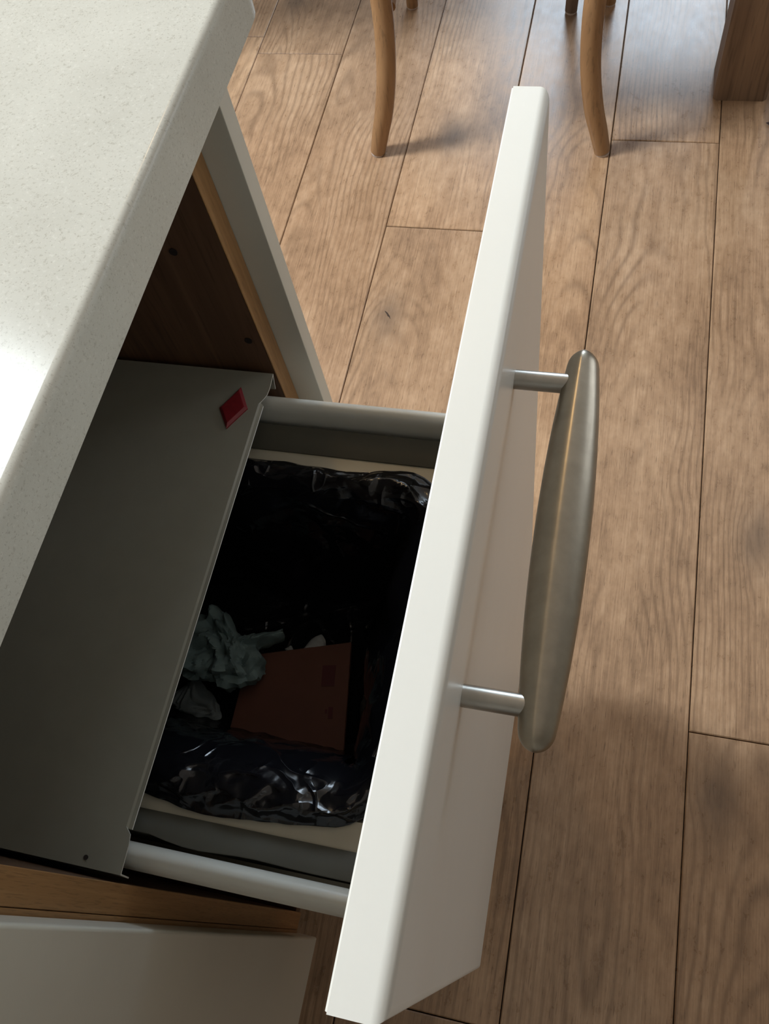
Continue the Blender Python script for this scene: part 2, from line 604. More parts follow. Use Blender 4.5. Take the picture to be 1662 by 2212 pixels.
# ================================================================== WORKTOP
WX0, WX1, WY0, WY1, WZ0, WZ1 = -1.02, -0.1945, -1.20, 0.434, 0.8755, 0.907


def rounded_rect(x0, x1, y0, y1, r, n=8):
    pts = []
    for cx, cy, a0 in ((x1 - r, y1 - r, 0), (x0 + r, y1 - r, 90), (x0 + r, y0 + r, 180), (x1 - r, y0 + r, 270)):
        for k in range(n + 1):
            a = math.radians(a0 + 90 * k / n)
            pts.append((cx + r * math.cos(a), cy + r * math.sin(a)))
    return pts


bm = bmesh.new()
vs = [bm.verts.new((x, y, 0)) for x, y in rounded_rect(WX0, WX1, WY0, WY1, 0.026, 10)]
f = bm.faces.new(vs)
g = bmesh.ops.extrude_face_region(bm, geom=[f])
tv = [v for v in g['geom'] if isinstance(v, bmesh.types.BMVert)]
for v in tv:
    v.co.z = WZ1 - WZ0
te = [e for e in bm.edges if all(v.co.z > 0.01 for v in e.verts)]
bmesh.ops.bevel(bm, geom=te, offset=0.0045, segments=4, profile=0.5, affect='EDGES')
be = [e for e in bm.edges if all(v.co.z < 0.001 for v in e.verts)]
bmesh.ops.bevel(bm, geom=be, offset=0.0008, segments=1, affect='EDGES')
wt = obj('worktop', bm, 'worktop', wn=True)
wt.location = (0, 0, WZ0)
tag(wt, 'pale speckled stone worktop with a rounded corner covering the island', 'worktop')

# ================================================================== PULL-OUT CABINET
CB = empty('base_cabinet', (-0.5, 0.1715, 0.0), 'kitchen base cabinet with its cream bin drawer pulled open', 'cabinet')
CBL = Vector(CB.location)


def part(name, bm, mat, parent=None, label=None, **kw):
    """child of the cabinet, mesh given in world coordinates"""
    bmesh.ops.translate(bm, verts=bm.verts, vec=-CBL)
    o = obj(name, bm, mat, parent or CB, **kw)
    if parent is not None and parent is not CB:
        pass
    if label:
        o['label'] = label
    return o


CZ0, CZ1 = 0.133, 0.872
CX0, CXF = -0.80, -0.234
for y0, y1, lab in ((0.357, 0.3748, None), (-0.0312, -0.0138, None)):
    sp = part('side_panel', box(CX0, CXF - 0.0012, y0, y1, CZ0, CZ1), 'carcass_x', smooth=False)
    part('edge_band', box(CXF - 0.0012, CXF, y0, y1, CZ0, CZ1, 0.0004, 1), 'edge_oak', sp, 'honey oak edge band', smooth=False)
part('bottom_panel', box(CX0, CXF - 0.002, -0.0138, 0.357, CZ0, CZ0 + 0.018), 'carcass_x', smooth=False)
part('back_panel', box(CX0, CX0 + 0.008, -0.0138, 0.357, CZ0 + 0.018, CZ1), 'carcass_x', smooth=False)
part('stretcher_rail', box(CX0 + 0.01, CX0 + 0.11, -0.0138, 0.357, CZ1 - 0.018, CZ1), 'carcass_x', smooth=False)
for hx, hz in ((-0.2711, 0.7536), (-0.2452, 0.6641)):
    bm = bmesh.new()
    bmesh.ops.create_cone(bm, cap_ends=True, segments=14, radius1=0.0026, radius2=0.0030, depth=0.0012)
    bmesh.ops.rotate(bm, verts=bm.verts, cent=(0, 0, 0), matrix=Matrix.Rotation(PI / 2, 3, 'X'))
    bmesh.ops.translate(bm, verts=bm.verts, vec=(hx, 0.3566, hz))
    part('shelf_pin_hole', bm, 'dark')

# fixed steel lid over the bin, with bent lips and side flanges
LZ = 0.630
LT = 0.0009
yA, yB = -0.0094, 0.3525
front = [(-0.2322, yA), (-0.2330, 0.0080), (-0.2340, 0.0135), (-0.2380, 0.0175), (-0.2380, 0.3240), (-0.2352, 0.3290),
         (-0.2335, 0.3330), (-0.2330, 0.3390), (-0.2338, yB)]
bm = bmesh.new()
bk = -0.78
tops = [bm.verts.new((x, y, LZ)) for x, y in front]
bt = [bm.verts.new((bk, y, LZ)) for x, y in front]
for i in range(len(front) - 1):
    bm.faces.new((bt[i], tops[i], tops[i + 1], bt[i + 1]))
lo_t = [bm.verts.new((x, y, LZ - LT)) for x, y in front]
lo_b = [bm.verts.new((bk, y, LZ - LT)) for x, y in front]
for i in range(len(front) - 1):
    bm.faces.new((lo_b[i], lo_b[i + 1], lo_t[i + 1], lo_t[i]))
ef = []
for i in range(len(front) - 1):
    ff = bm.faces.new((tops[i], lo_t[i], lo_t[i + 1], tops[i + 1]))
    ff.material_index = 1
# side flanges hanging down
for i, s in ((0, -1), (len(front) - 1, 1)):
    x, y = front[i]
    for z0, z1 in ((LZ, LZ - 0.026),):
        a = [bm.verts.new(c) for c in ((bk, y, LZ), (x, y, LZ), (x - 0.004, y + s * 0.0012, LZ - 0.022), (bk, y + s * 0.0012, LZ - 0.022))]
        b = [bm.verts.new((v.co.x, v.co.y - s * LT, v.co.z)) for v in a]
        bm.faces.new(a)
        bm.faces.new(b[::-1])
        q = bm.faces.new((a[1], b[1], b[2], a[2]))
        q.material_index = 1
        bm.faces.new((a[2], b[2], b[3], a[3]))
LID = part('bin_lid', bm, ['steel_grey', 'lit_edge'], smooth=False, label='grey steel lid fixed inside the cabinet')
# rolled lip along the middle of the lid's front edge
prof = [(-0.2380, LZ), (-0.2368, LZ - 0.0012), (-0.2362, LZ - 0.0058), (-0.2370, LZ - 0.0062), (-0.2376, LZ - 0.0020), (-0.2386, LZ - 0.0009)]
part('lid_lip', extrude_profile([(u, v) for u, v in prof], 0.0165, 0.3262, 'y'), 'steel_grey', LID, smooth=False)
bm = extrude_profile([(-0.2362, LZ - 0.0056), (-0.2359, LZ - 0.0059), (-0.2362, LZ - 0.0064), (-0.2367, LZ - 0.0061)], 0.0165, 0.3262, 'y')
part('lip_edge', bm, 'lit_edge', LID, smooth=False)  # cut edge of the lip, its highlight put into the colour
bm = bmesh.new()
dia = [(-0.2553, 0.3369), (-0.2448, 0.3187), (-0.2563, 0.2996), (-0.2670, 0.3166)]
cxm = sum(p[0] for p in dia) / 4
cym = sum(p[1] for p in dia) / 4
lo = [bm.verts.new((x, y, LZ)) for x, y in dia]
mi = [bm.verts.new((x, y, LZ + 0.0012)) for x, y in dia]
hi = [bm.verts.new((cxm + (x - cxm) * 0.80, cym + (y - cym) * 0.80, LZ + 0.0030)) for x, y in dia]
inn = [bm.verts.new((cxm + (x - cxm) * 0.72, cym + (y - cym) * 0.72, LZ + 0.0031)) for x, y in dia]
for A, B in ((lo, mi), (mi, hi), (hi, inn)):
    for i in range(4):
        bm.faces.new((A[i], A[(i + 1) % 4], B[(i + 1) % 4], B[i]))
bm.faces.new(inn)
bm.faces.new(lo[::-1])
part('red_badge', bm, 'red', LID, 'red raised diamond shaped badge', smooth=False)
bm = bmesh.new()
bmesh.ops.create_cone(bm, cap_ends=True, segments=12, radius1=0.0014, radius2=0.0014, depth=0.0008)
bmesh.ops.translate(bm, verts=bm.verts, vec=(-0.2569, -0.0040, LZ + 0.0002))
part('rivet_hole', bm, 'dark', LID)

# drawer front
FXI, FXO, FYN, FYF, FZ0, FZ1 = -0.0515, -0.0330, -0.0283, 0.3655, 0.160, 0.873
bm = box(FXI, FXO, FYN, FYF, FZ0, FZ1)
oe = [e for e in bm.edges if all(v.co.x > FXO - 0.001 for v in e.verts)]
bmesh.ops.bevel(bm, geom=oe, offset=0.0050, segments=6, profile=0.5, affect='EDGES')
ie = [e for e in bm.edges if all(abs(v.co.x - FXI) < 0.0005 for v in e.verts)]
bmesh.ops.bevel(bm, geom=ie, offset=0.0007, segments=2, affect='EDGES')
DF = part('drawer_front', bm, 'lacquer', label='cream lacquered drawer front with rounded edges', wn=True, angle=50)

# handle: two posts and a lens-shaped bow bar
PZ = 0.8130
for py in (0.2390, 0.0850):
    bm = bmesh.new()
    tube(bm, [(-0.0333, py, PZ, 0.0047), (-0.0150, py, PZ, 0.0047), (-0.0030, py, PZ, 0.0047)], 24, 3)
    part('handle_post', bm, 'nickel_post', DF)
sec = [(-1.0, -0.16), (-0.93, 0.20), (-0.62, 0.64), (-0.26, 0.90), (-0.02, 0.92), (0.34, 0.78), (0.72, 0.46), (0.95, 0.08), (1.0, -0.16),
       (0.80, -0.42), (0.3, -0.55), (-0.3, -0.55), (-0.8, -0.40)]
sec = [p[:2] for p in catmull([(a, b) for a, b in sec] + [sec[0]], 3)][:-1]
bm = bmesh.new()
rings = []
HY0, HY1 = 0.0675, 0.2575
NS = 60
for i in range(NS + 1):
    s = i / NS
    # denser rings near the ends
    s = 0.5 - 0.5 * math.cos(PI * s)
    y = HY0 + (HY1 - HY0) * s
    t = 2 * s - 1
    w = 0.0064 + (0.0119 - 0.0064) * (1 - t * t) ** 0.9
    hgt = 0.0060 + (0.0082 - 0.0060) * (1 - t * t)
    e = min(y - HY0, HY1 - y)
    cap = 1.0
    if e < 0.009:
        cap = max(0.20, (max(0.0, 1 - ((0.009 - e) / 0.0091) ** 2.6)) ** 0.5)
    rings.append([bm.verts.new((-0.0022 + u * w * cap, y, PZ + 0.001 + v * hgt * cap)) for u, v in sec])
n = len(sec)
for A, B in zip(rings, rings[1:]):
    for k in range(n):
        bm.faces.new((A[k], A[(k + 1) % n], B[(k + 1) % n], B[k]))
bm.faces.new(rings[0])
bm.faces.new(rings[-1])
part('handle_bar', bm, 'nickel', DF, 'brushed nickel bow handle bar', angle=60)


# drawer side rails (rounded top box section)
def rail_prof(y_in, y_out, sgn):
    # near rail: y_in > y_out ; far rail mirrored
    w = abs(y_in - y_out)
    pts = []
    for (u, z) in ((0.0, 0.500), (0.0, 0.5975), (0.0006, 0.6060), (0.0022, 0.6105), (0.0050, 0.6135), (0.0085, 0.6140),
                   (0.0120, 0.6110), (0.0145, 0.6040), (w, 0.5940), (w, 0.5400), (w - 0.003, 0.5300), (w - 0.003, 0.500)):
        pts.append((y_in - sgn * u, z))
    return pts


for yi, yo, s in ((0.0108, -0.0055, 1), (0.3322, 0.3485, -1)):
    part('drawer_rail', extrude_profile(rail_prof(yi, yo, s), -0.74, FXI, 'x'), 'rail', angle=50,
         label='pale grey metal drawer side rail')
for y0, y1 in ((-0.0135, -0.0070), (0.3500, 0.3565)):
    part('runner', box(-0.78, -0.32, y0, y1, 0.440, 0.500, 0.001, 1), 'steel_grey', smooth=False)
part('drawer_floor', box(-0.70, FXI, 0.0112, 0.3318, 0.205, 0.215), 'steel_grey', smooth=False)
part('drawer_back', box(-0.740, -0.728, 0.0112, 0.3318, 0.205, 0.60, 0.001, 1), 'steel_grey', smooth=False)

# ================================================================== END PANEL + NEIGHBOUR CABINET + PLINTH
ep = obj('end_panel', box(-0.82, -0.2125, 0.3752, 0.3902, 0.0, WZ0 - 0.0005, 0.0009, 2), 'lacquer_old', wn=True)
tag(ep, 'cream end panel closing the far end of the island down to the floor', 'panel')

NB = empty('base_cabinet', (-0.5, -0.235, 0.0), 'closed base cabinet with plain cream door nearest the camera', 'cabinet')
CBL = Vector(NB.location)
CB_keep, CB = CB, NB
for y0, y1 in ((-0.0492, -0.0316), (-0.4312, -0.4138)):
    sp = part('side_panel', box(CX0, CXF - 0.0012, y0, y1, CZ0, CZ1), 'carcass_x', smooth=False)
    part('edge_band', box(CXF - 0.0012, CXF, y0, y1, CZ0, CZ1, 0.0004, 1), 'edge_oak', sp, smooth=False)
part('bottom_panel', box(CX0, CXF - 0.002, -0.4138, -0.0492, CZ0, CZ0 + 0.018), 'carcass_x', smooth=False)
part('back_panel', box(CX0, CX0 + 0.008, -0.4138, -0.0492, CZ0 + 0.018, CZ1), 'carcass_x', smooth=False)
bm = box(-0.2325, -0.2125, -0.4310, -0.0345, 0.124, 0.870)
oe = [e for e in bm.edges if all(v.co.x > -0.2135 for v in e.verts)]
bmesh.ops.bevel(bm, geom=oe, offset=0.0026, segments=5, profile=0.5, affect='EDGES')
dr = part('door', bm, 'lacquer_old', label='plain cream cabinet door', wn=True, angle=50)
part('red_dot', box(-0.2195, -0.2165, -0.0347, -0.0343, 0.775, 0.7795), 'red', dr, smooth=False)
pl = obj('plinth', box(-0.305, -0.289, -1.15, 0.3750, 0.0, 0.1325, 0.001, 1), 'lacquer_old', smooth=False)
tag(pl, 'cream plinth board recessed under the cabinets', 'plinth')

# ================================================================== WASTE BIN
BIN = empty('waste_bin', (-0.33, 0.1715, 0.216), 'beige plastic bin sitting inside the open drawer', 'bin')
CBL = Vector(BIN.location)
CB = BIN
BX0, BX1 = -0.66, -0.0560


def loop_pts(x0, x1, y0, y1, r, n=6, sub=0.012):
    base = rounded_rect(x0, x1, y0, y1, r, n)
    out = []
    for i, a in enumerate(base):
        b = base[(i + 1) % len(base)]
        d = math.hypot(b[0] - a[0], b[1] - a[1])
        m = max(1, int(d / sub))
        for k in range(m):
            out.append((a[0] + (b[0] - a[0]) * k / m, a[1] + (b[1] - a[1]) * k / m))
    return out


def ring_mesh(loops):
    """loops: equal-length vertex lists bridged in order"""
    bm = bmesh.new()
    R = [[bm.verts.new(p) for p in L] for L in loops]
    n = len(R[0])
    for A, B in zip(R, R[1:]):
        for k in range(n):
            bm.faces.new((A[k], A[(k + 1) % n], B[(k + 1) % n], B[k]))
    return bm


def inset_loop(x0, x1, y0, y1, r, tmpl):
    """map a template rounded loop onto another rectangle"""
    tx0, tx1, ty0, ty1 = tmpl[0]
    return [((x - tx0) / (tx1 - tx0) * (x1 - x0) + x0, (y - ty0) / (ty1 - ty0) * (y1 - y0) + y0) for x, y in tmpl[1]]


TM = ((BX0, BX1, 0.0145, 0.3285), loop_pts(BX0, BX1, 0.0145, 0.3285, 0.012, 4))


def wav(x, y):
    if y > 0.1:
        return 0.0
    return 0.0030 * math.exp(-((x + 0.243) / 0.016) ** 2) - 0.0012 * math.exp(-((x + 0.205) / 0.015) ** 2) \
        + 0.0010 * math.exp(-((x + 0.165) / 0.02) ** 2)


o1 = [(x, y + wav(x, y), 0.5955) for x, y in TM[1]]
o0 = [(x, y, 0.545) for x, y in TM[1]]
o1b = [(x * 1.0, y + wav(x, y) + (0.0009 if y < 0.1 else -0.0009 if y > 0.3 else 0), 0.5957) for x, y in TM[1]]
i1 = [(x, y, 0.5850) for x, y in inset_loop(BX0 + 0.018, BX1 - 0.018, 0.0322, 0.3110, 0, TM)]
i2 = [(x, y, 0.5800) for x, y in inset_loop(BX0 + 0.0182, BX1 - 0.0182, 0.0325, 0.3107, 0, TM)]
part('collar', ring_mesh([o0, o1, o1b, i1, i2]), 'collar', label='dark taupe plastic collar around the bin', angle=50)
r0 = [(x, y, 0.5792) for x, y in inset_loop(BX0 + 0.012, BX1 - 0.012, 0.026, 0.318, 0, TM)]
r1 = [(x, y, 0.5835) for x, y in inset_loop(BX0 + 0.016, BX1 - 0.016, 0.0302, 0.3130, 0, TM)]
r2 = [(x, y, 0.5848) for x, y in inset_loop(BX0 + 0.036, BX1 - 0.034, 0.0500, 0.2930, 0, TM)]
r3 = [(x, y, 0.5800) for x, y in inset_loop(BX0 + 0.038, BX1 - 0.036, 0.0525, 0.2905, 0, TM)]
r4 = [(x, y, 0.2250) for x, y in inset_loop(BX0 + 0.055, BX1 - 0.055, 0.066, 0.277, 0, TM)]
r5 = [(x, y, 0.2165) for x, y in inset_loop(BX0 + 0.070, BX1 - 0.070, 0.080, 0.263, 0, TM)]
bm = ring_mesh([r0, r1, r2, r3, r4, r5])
nb = len(r5)
bm.verts.ensure_lookup_table()
bm.faces.new([bm.verts[5 * nb + k] for k in range(nb)])
part('tub', bm, 'bin', angle=40)

# ================================================================== BIN BAG
bx0, bx1, by0, by1 = BX0 + 0.040, BX1 - 0.038, 0.0540, 0.2890
PER = loop_pts(bx0, bx1, by0, by1, 0.035, 8, 0.0026)
cxb, cyb = (bx0 + bx1) / 2, (by0 + by1) / 2
profile = [(0.0120, 0.5868), (0.0100, 0.5885), (0.0065, 0.5925), (0.0015, 0.5945), (-0.0045, 0.5935), (-0.0105, 0.5895), (-0.0165, 0.5835),
           (-0.0220, 0.5755), (-0.0270, 0.5650), (-0.0310, 0.5520), (-0.0340, 0.5370), (-0.0370, 0.5190), (-0.0400, 0.4980), (-0.0430, 0.4760),
           (-0.0480, 0.4560), (-0.0570, 0.4420)]
profile = catmull(profile, 4)
_r2 = random.Random(4)


def pleats(s, v, seed):
    """sharp gathers running down from the rim; s = metres along the rim"""
    f = 0.0
    for lam, am in ((0.047, 1.0), (0.029, 0.6), (0.017, 0.35)):
        q = s + 0.02 * noise.noise(Vector((s * 20, v * 3.0, seed))) + 0.035 * v * noise.noise(Vector((s * 9, 4.4, seed)))
        t = noise.noise(Vector((q / lam, v * 1.3, seed + lam * 100)))
        f += am * (1 - 2.2 * abs(t))
    return f / 1.95


def facet(p, sc):
    """flat sided cells with sharp folds between them, 0..about 1"""
    d = noise.voronoi(p * sc)[0]
    return d[1] - d[0]


bm = bmesh.new()
rows = []
npf = len(profile)
SL = [0.0]
for a, b in zip(PER, PER[1:]):
    SL.append(SL[-1] + math.hypot(b[0] - a[0], b[1] - a[1]))
for j, (d, z) in enumerate(profile):
    v = j / (npf - 1)
    row = []
    for i, (x, y) in enumerate(PER):
        qx = min(max(x, bx0 + 0.035), bx1 - 0.035)
        qy = min(max(y, by0 + 0.035), by1 - 0.035)
        nx, ny = x - qx, y - qy
        ll = math.hypot(nx, ny) or 1
        nx, ny = nx / ll, ny / ll
        near = max(0.0, -ny)
        far = max(0.0, ny)
        dd = d
        if d < 0:
            dd = d * (1.0 + 0.25 * near - 0.30 * far)
        hem = max(0.0, 1 - v * 4)
        dd += hem * ((0.0050 + 0.0045 * far) * noise.noise(Vector((x * 17, y * 17, 3.7))) + 0.0012 * noise.noise(Vector((x * 70, y * 70, 9.1)))
                     + near * (0.0035 * math.sin((x + 0.3) * 16)))
        env = min(1.0, 0.10 + max(0.0, v - 0.06) * 5.0)
        px, py, pz = x + nx * dd, y + ny * dd, z
        sv = Vector((SL[i], v * 0.17, 0.37))
        sv += nvec(sv * 22) * 0.010
        pl_ = pleats(SL[i], v, 1.7 if near > far else 8.3)
        if near > far:
            a = env * (-0.0085 * facet(sv, 34) - 0.0028 * facet(sv + Vector((0.5, 0, 0)), 75) + 0.0045 * pl_)
        else:
            a = env * (-0.0150 * facet(sv, 20) + 0.0040 * facet(sv + Vector((0.5, 0, 0)), 48) + 0.0020 * pl_)
        px += nx * a * 0.8
        py += ny * a * 0.8
        pz += a * 0.8 + 0.0012 * noise.noise(Vector((x * 30, y * 30, 1.1)))
        if v < 0.12:
            pz = max(pz, 0.5858 + 0.0008 * (1 - v))
        row.append(bm.verts.new((px, py, pz)))
    rows.append(row)
npz = len(PER)
for A, B in zip(rows, rows[1:]):
    for k in range(npz):
        bm.faces.new((A[k], A[(k + 1) % npz], B[(k + 1) % npz], B[k]))
last = rows[-1]
for t in (0.88, 0.74, 0.58, 0.40, 0.22, 0.08):
    row = []
    for v0 in rows[-1]:
        x = cxb + (v0.co.x - cxb) * t
        y = cyb + (v0.co.y - cyb) * t
        row.append(bm.verts.new((x, y, 0.432 + 0.006 * crumple((x, y, 0.3)))))
    for k in range(npz):
        bm.faces.new((last[k], last[(k + 1) % npz], row[(k + 1) % npz], row[k]))
    last = row
bm.faces.new(last)
bag = obj('bin_bag', bm, 'bag', angle=75)
tag(bag, 'black plastic bin liner folded over the rim of the beige bin', 'bin bag')


# ================================================================== RUBBISH
def puck(name, outline, zc, thick, amp, s, mat, label, cat, group=None, seed=0.0, nr=20, fold=0.0):
    """crumpled paper: star-shaped outline (world xy), domed above and below"""
    cx = sum(p[0] for p in outline) / len(outline)
    cy = sum(p[1] for p in outline) / len(outline)
    loop = catmull(list(outline) + [outline[0]], 8)[:-1]
    n = len(loop)
    bm = bmesh.new()

    def pt(x, y, rho, side):
        z = zc + side * thick * math.sqrt(max(0.0, 1 - rho ** 2.2))
        c = crumple((x + seed, y - seed, z * 1.3), s, 0.05)
        c2 = noise.noise(Vector((x * 90 + seed, y * 90, z * 90)))
        k = amp * (c + 0.35 * c2)
        ox, oy = x - cx, y - cy
        l = math.hypot(ox, oy) or 1
        return (x + ox / l * k * 0.5 * rho, y + oy / l * k * 0.5 * rho, z + side * k * (1 - 0.5 * rho))
    rings = []
    for side in (1, -1):
        seq = [i / nr for i in range(1, nr + 1)]
        rr = []
        for rho in seq:
            if side == -1 and rho == 1.0:
                break
            rr.append([bm.verts.new(pt(cx + (x - cx) * rho, cy + (y - cy) * rho, rho, side)) for x, y in loop])
        rings.append(rr)
    top, bot = rings
    c1 = bm.verts.new(pt(cx, cy, 0.0, 1))
    c2 = bm.verts.new(pt(cx, cy, 0.0, -1))
    for c, rr in ((c1, top), (c2, bot)):
        for k in range(n):
            bm.faces.new((c, rr[0][k], rr[0][(k + 1) % n]))
        for A, B in zip(rr, rr[1:]):
            for k in range(n):
                bm.faces.new((A[k], A[(k + 1) % n], B[(k + 1) % n], B[k]))
    for k in range(n):
        bm.faces.new((bot[-1][k], bot[-1][(k + 1) % n], top[-1][(k + 1) % n], top[-1][k]))
    bmesh.ops.translate(bm, verts=bm.verts, vec=(-cx, -cy, -zc))
    o = obj(name, bm, mat, angle=30)
    o.location = (cx, cy, zc)
    tag(o, label, cat, group)
    return o


puck('crumpled_tissue', [(-0.318, 0.158), (-0.312, 0.180), (-0.303, 0.197), (-0.290, 0.211), (-0.280, 0.207), (-0.266, 0.194), (-0.249, 0.190),
                         (-0.223, 0.200), (-0.228, 0.192), (-0.242, 0.182), (-0.233, 0.168), (-0.238, 0.153), (-0.259, 0.145),
                         (-0.280, 0.147), (-0.300, 0.147)], 0.468, 0.018, 0.015, 0.30, 'tissue',
     'crumpled pale teal tissue lying on the rubbish beside the orange card', 'tissue', seed=2.3)
puck('crumpled_paper', [(-0.322, 0.126), (-0.309, 0.146), (-0.292, 0.149), (-0.277, 0.139), (-0.268, 0.123), (-0.288, 0.118), (-0.306, 0.124)],
     0.447, 0.006, 0.010, 0.33, 'paper', 'flat dim grey paper below the teal tissue, near the lid', 'paper', seed=5.1)
puck('paper_scrap', [(-0.209, 0.192), (-0.204, 0.201), (-0.197, 0.206), (-0.191, 0.197), (-0.194, 0.190)], 0.452, 0.005, 0.004, 0.4,
     'scrapw', 'white paper scrap poking up behind the top edge of the orange card', 'scrap', seed=1.2, nr=6)
puck('paper_scrap', [(-0.228, 0.190), (-0.223, 0.1945), (-0.219, 0.190), (-0.223, 0.187)], 0.449, 0.003, 0.003, 0.3,
     'scrapw', 'tiny pale scrap between the teal tissue and the white scrap', 'scrap', seed=7.7, nr=5)
puck('food_wrapper', [(-0.156, 0.203), (-0.140, 0.214), (-0.122, 0.205), (-0.110, 0.186), (-0.118, 0.168), (-0.139, 0.166), (-0.150, 0.180)],
     0.450, 0.009, 0.008, 0.5, 'darkwrap', 'dark brown crumpled wrapper right of the orange card, farther piece', 'wrapper', seed=3.3)
puck('food_wrapper', [(-0.148, 0.160), (-0.128, 0.164), (-0.110, 0.150), (-0.108, 0.128), (-0.126, 0.116), (-0.146, 0.126)],
     0.449, 0.009, 0.009, 0.5, 'darkwrap', 'dark brown crumpled wrapper right of the orange card, nearer piece', 'wrapper', seed=8.4)
puck('paper_scrap', [(-0.147, 0.203), (-0.139, 0.209), (-0.131, 0.200), (-0.140, 0.194)], 0.460, 0.003, 0.004, 0.3,
     'paper', 'dim paper scrap on the farther brown wrapper beside the drawer front', 'scrap', seed=4.4, nr=5)

# orange printed card packet, leaning among the rubbish
A = [(-0.2560, 0.1780), (-0.1679, 0.2026), (-0.1539, 0.1120), (-0.2545, 0.1120)]
zt = [0.4545, 0.4590, 0.4590, 0.4545]
bm = bmesh.new()
up = [bm.verts.new((x, y, z)) for (x, y), z in zip(A, zt)]
dn = [bm.verts.new((x, y, z - 0.005)) for (x, y), z in zip(A, zt)]
bm.faces.new(up[::-1])
bm.faces.new(dn)
for i in range(4):
    bm.faces.new((up[i], up[(i + 1) % 4], dn[(i + 1) % 4], dn[i]))
bmesh.ops.bevel(bm, geom=list(bm.edges), offset=0.0004, segments=1, affect='EDGES')
card = obj('card_packet', bm, 'card', smooth=False)
tag(card, 'orange card packet with dark red printed square in the bin', 'packet')


def on_card(name, pts, h=0.0004):
    bm = bmesh.new()
    def z(x, y):
        return 0.4545 + (x + 0.2560) / (0.1679 - 0.2560) * -0.0045
    lo = [bm.verts.new((x, y, z(x, y) + 0.00002)) for x, y in pts]
    hi = [bm.verts.new((x, y, z(x, y) + h)) for x, y in pts]
    bm.faces.new(hi)
    for i in range(len(pts)):
        bm.faces.new((lo[i], lo[(i + 1) % len(pts)], hi[(i + 1) % len(pts)], hi[i]))
    return obj(name, bm, 'print', card, smooth=False)


on_card('printed_square', [(-0.1878, 0.1787), (-0.1764, 0.1806), (-0.1739, 0.1628), (-0.1850, 0.1610)])
on_card('printed_mark', [(-0.1746, 0.1448), (-0.1707, 0.1455), (-0.1693, 0.1360), (-0.1730, 0.1354)])
on_card('printed_mark', [(-0.1770, 0.1425), (-0.1752, 0.1428), (-0.1745, 0.1395), (-0.1763, 0.1392)])
bm = bmesh.new()

# ================================================================== DINING TABLE
TB = empty('dining_table', (-0.45, 1.74, 0.0), 'dark brown oak dining table standing on thick square legs', 'table')
tl = Vector(TB.location)
for px, py in ((0.1655, 1.467), (-1.20, 1.467), (0.340, 1.90), (-1.20, 1.90)):
    bm = bmesh.new()
    add_box(bm, px, px + 0.094, py, py + 0.092, 0.0, 0.735)
    ve = [e for e in bm.edges if abs(e.verts[0].co.z - e.verts[1].co.z) > 0.5]
    bmesh.ops.bevel(bm, geom=ve, offset=0.006, segments=1, affect='EDGES')
    bmesh.ops.translate(bm, verts=bm.verts, vec=-tl)
    obj('leg', bm, 'table', TB, smooth=False)
bm = box(-1.27, 0.50, 1.425, 2.03, 0.735, 0.775, 0.003, 2)
bmesh.ops.translate(bm, verts=bm.verts, vec=-tl)
obj('tabletop', bm, 'table', TB, smooth=False)


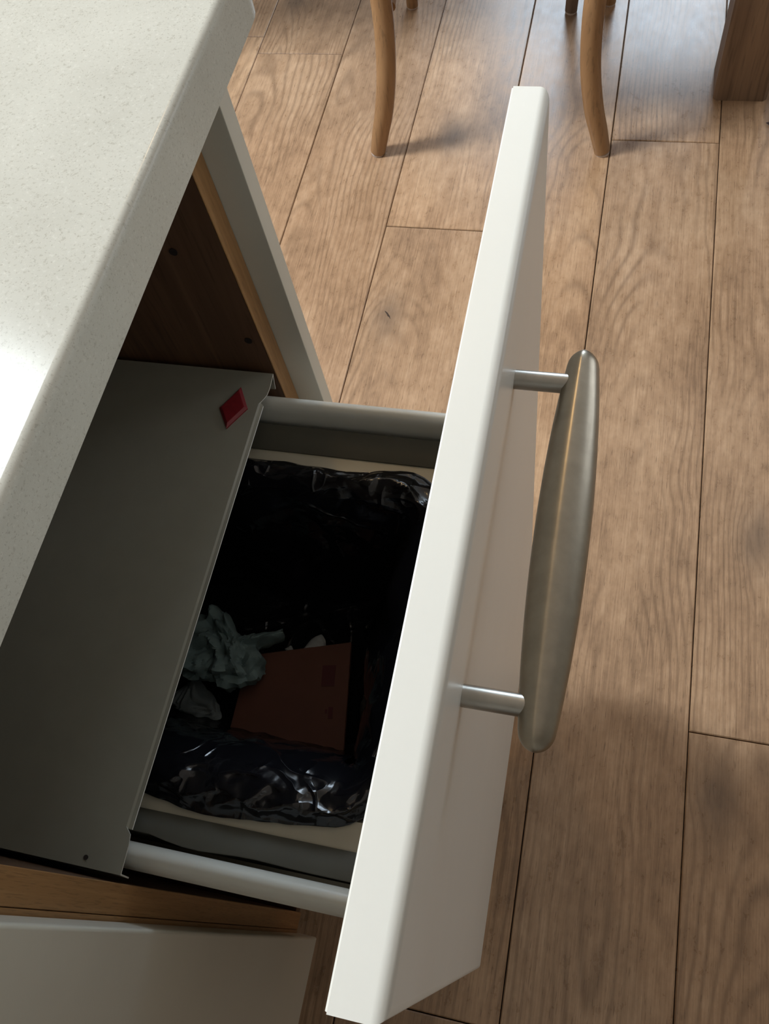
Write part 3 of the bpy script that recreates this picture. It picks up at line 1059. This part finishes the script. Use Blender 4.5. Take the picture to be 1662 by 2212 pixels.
# ================================================================== BENTWOOD CHAIRS
def chair(name, loc, rz, wood, label, feet):
    """feet: rear-left, rear-right, front-left, front-right in chair space (x across, y forward)"""
    t = empty(name, loc, label, 'chair', 'bentwood dining chairs')
    t.rotation_euler = (0, 0, rz)

    def tb(nm, pts, mt=wood, seg=14):
        bm = bmesh.new()
        tube(bm, pts, seg)
        return obj(nm, bm, mt, t)
    rl, rr, fl, fr = feet
    for f, s in ((rl, -1), (rr, 1)):
        x, y = f
        lg = tb('leg', [(x, y, 0.004, 0.0144), (x + s * -0.0105, y + 0.004, 0.045, 0.0161), (x - s * 0.0225, y + 0.0075, 0.0895, 0.0171),
                        (x - s * 0.0335, y + 0.016, 0.155, 0.0174), (x - s * 0.0375, y + 0.030, 0.225, 0.0177), (x - s * 0.0350, y + 0.044, 0.29, 0.0181),
                        (x - s * 0.030, y + 0.055, 0.37, 0.0183), (x - s * 0.026, y + 0.058, 0.455, 0.0183)])
        bm = bmesh.new()
        tube(bm, [(x + s * 0.0, y, 0.0, 0.0132), (x, y, 0.0045, 0.0137)], 14, 1)
        obj('foot_pad', bm, 'pad', lg)
    for f, s in ((fl, -1), (fr, 1)):
        x, y = f
        lg = tb('leg', [(x, y, 0.004, 0.0125), (x - s * 0.006, y - 0.004, 0.12, 0.0140), (x - s * 0.014, y - 0.012, 0.30, 0.0155), (x - s * 0.022, y - 0.020, 0.43, 0.0165)])
        bm = bmesh.new()
        tube(bm, [(x, y, 0.0, 0.0115), (x, y, 0.0045, 0.0122)], 14, 1)
        obj('foot_pad', bm, 'pad', lg)
    w = (rr[0] - rl[0]) / 2
    cx = (rr[0] + rl[0]) / 2
    y0, y1 = rl[1] + 0.035, fl[1] - 0.030
    # side stretchers
    for s, f0, f1 in ((-1, rl, fl), (1, rr, fr)):
        bx = f0[0] - s * 0.044
        fx = f1[0] - s * 0.014
        tb('stretcher', [(bx, f0[1] + 0.056, 0.254, 0.0110), ((bx + fx) / 2 - s * 0.010, (f0[1] + f1[1]) / 2, 0.275, 0.0105), (fx, f1[1] - 0.016, 0.285, 0.0095)])
    # seat frame and woven seat
    bm = bmesh.new()
    outl = rounded_rect(cx - w + 0.012, cx + w - 0.012, y0 + 0.012, y1, 0.07, 8)
    inl = rounded_rect(cx - w + 0.055, cx + w - 0.055, y0 + 0.055, y1 - 0.045, 0.05, 8)
    A_ = [bm.verts.new((x, y, 0.425)) for x, y in outl]
    B_ = [bm.verts.new((x, y, 0.458)) for x, y in outl]
    C_ = [bm.verts.new((x, y, 0.460)) for x, y in inl]
    D_ = [bm.verts.new((x, y, 0.425)) for x, y in inl]
    for P, Q in ((A_, B_), (B_, C_), (C_, D_), (D_, A_)):
        for k in range(len(P)):
            bm.faces.new((P[k], P[(k + 1) % len(P)], Q[(k + 1) % len(P)], Q[k]))
    obj('seat_frame', bm, wood, t)
    bm = bmesh.new()
    A_ = [bm.verts.new((x, y, 0.446)) for x, y in inl]
    B_ = [bm.verts.new((x, y, 0.454)) for x, y in inl]
    bm.faces.new(A_[::-1])
    bm.faces.new(B_)
    for k in range(len(A_)):
        bm.faces.new((A_[k], A_[(k + 1) % len(A_)], B_[(k + 1) % len(A_)], B_[k]))
    obj('seat', bm, 'rattan', t, smooth=False)
    # back hoop continuing from the rear legs, with crossed slats
    yb = rl[1] + 0.058
    a, b = rl[0] + 0.026, rr[0] - 0.026
    hoop = [(a, yb, 0.455, 0.0148), (a - 0.004, yb - 0.012, 0.62, 0.0143), (a + 0.012, yb - 0.035, 0.78, 0.014), (cx - 0.10, yb - 0.050, 0.868, 0.014),
            (cx, yb - 0.053, 0.882, 0.014), (cx + 0.10, yb - 0.050, 0.868, 0.014), (b - 0.012, yb - 0.035, 0.78, 0.014), (b + 0.004, yb - 0.012, 0.62, 0.0143), (b, yb, 0.455, 0.0148)]
    tb('back_hoop', hoop)
    for s in (-1, 1):
        tb('cross_slat', [(cx + s * w * 0.70, yb + 0.004, 0.462, 0.0085), (cx + s * w * 0.30, yb - 0.006 - 0.008 * s, 0.60, 0.0085), (cx - s * w * 0.25, yb - 0.028 - 0.008 * s, 0.73, 0.0085),
                          (cx - s * w * 0.66, yb - 0.040, 0.815, 0.0085)])
    return t


chair('dining_chair', (-0.231, 1.312, 0.0), 0.0, 'chair',
      'honey coloured bentwood chair with outward curving legs, nearest the island',
      [(-0.2100, -0.010), (0.2090, 0.010), (-0.2260, 0.428), (0.1850, 0.437)])
chair('dining_chair', (0.094, 2.182, 0.0), PI, 'chair_dark',
      'brown chair across the table, only one foot showing beyond the honey chair', 
      [(-0.2050, 0.0), (0.2050, 0.0), (-0.2000, 0.459), (0.2150, 0.459)])

# ================================================================== DRY LEAF on the floor
bm = bmesh.new()
outl = [(-0.030, 0.004), (-0.018, 0.010), (-0.022, 0.022), (-0.006, 0.014), (0.008, 0.024), (0.014, 0.010), (0.032, 0.010), (0.022, -0.002), (0.030, -0.014),
        (0.012, -0.012), (0.004, -0.024), (-0.006, -0.012), (-0.022, -0.016), (-0.018, -0.003)]
ring0 = [bm.verts.new((x, y, 0.0015 + 0.004 * abs(noise.noise(Vector((x * 60, y * 60, 0)))))) for x, y in outl]
ring1 = [bm.verts.new((x, y, v.co.z + 0.0012)) for (x, y), v in zip(outl, ring0)]
c0 = bm.verts.new((0, 0, 0.0008))
c1 = bm.verts.new((0, 0, 0.0060))
for k in range(len(outl)):
    k2 = (k + 1) % len(outl)
    bm.faces.new((c1, ring1[k], ring1[k2]))
    bm.faces.new((c0, ring0[k2], ring0[k]))
    bm.faces.new((ring0[k], ring0[k2], ring1[k2], ring1[k]))
lf = obj('dry_leaf', bm, 'leaf', smooth=False)
lf.location = (0.289, 1.402, 0.0006)
tag(lf, 'small dark dry leaf on the floor by the table leg', 'leaf')
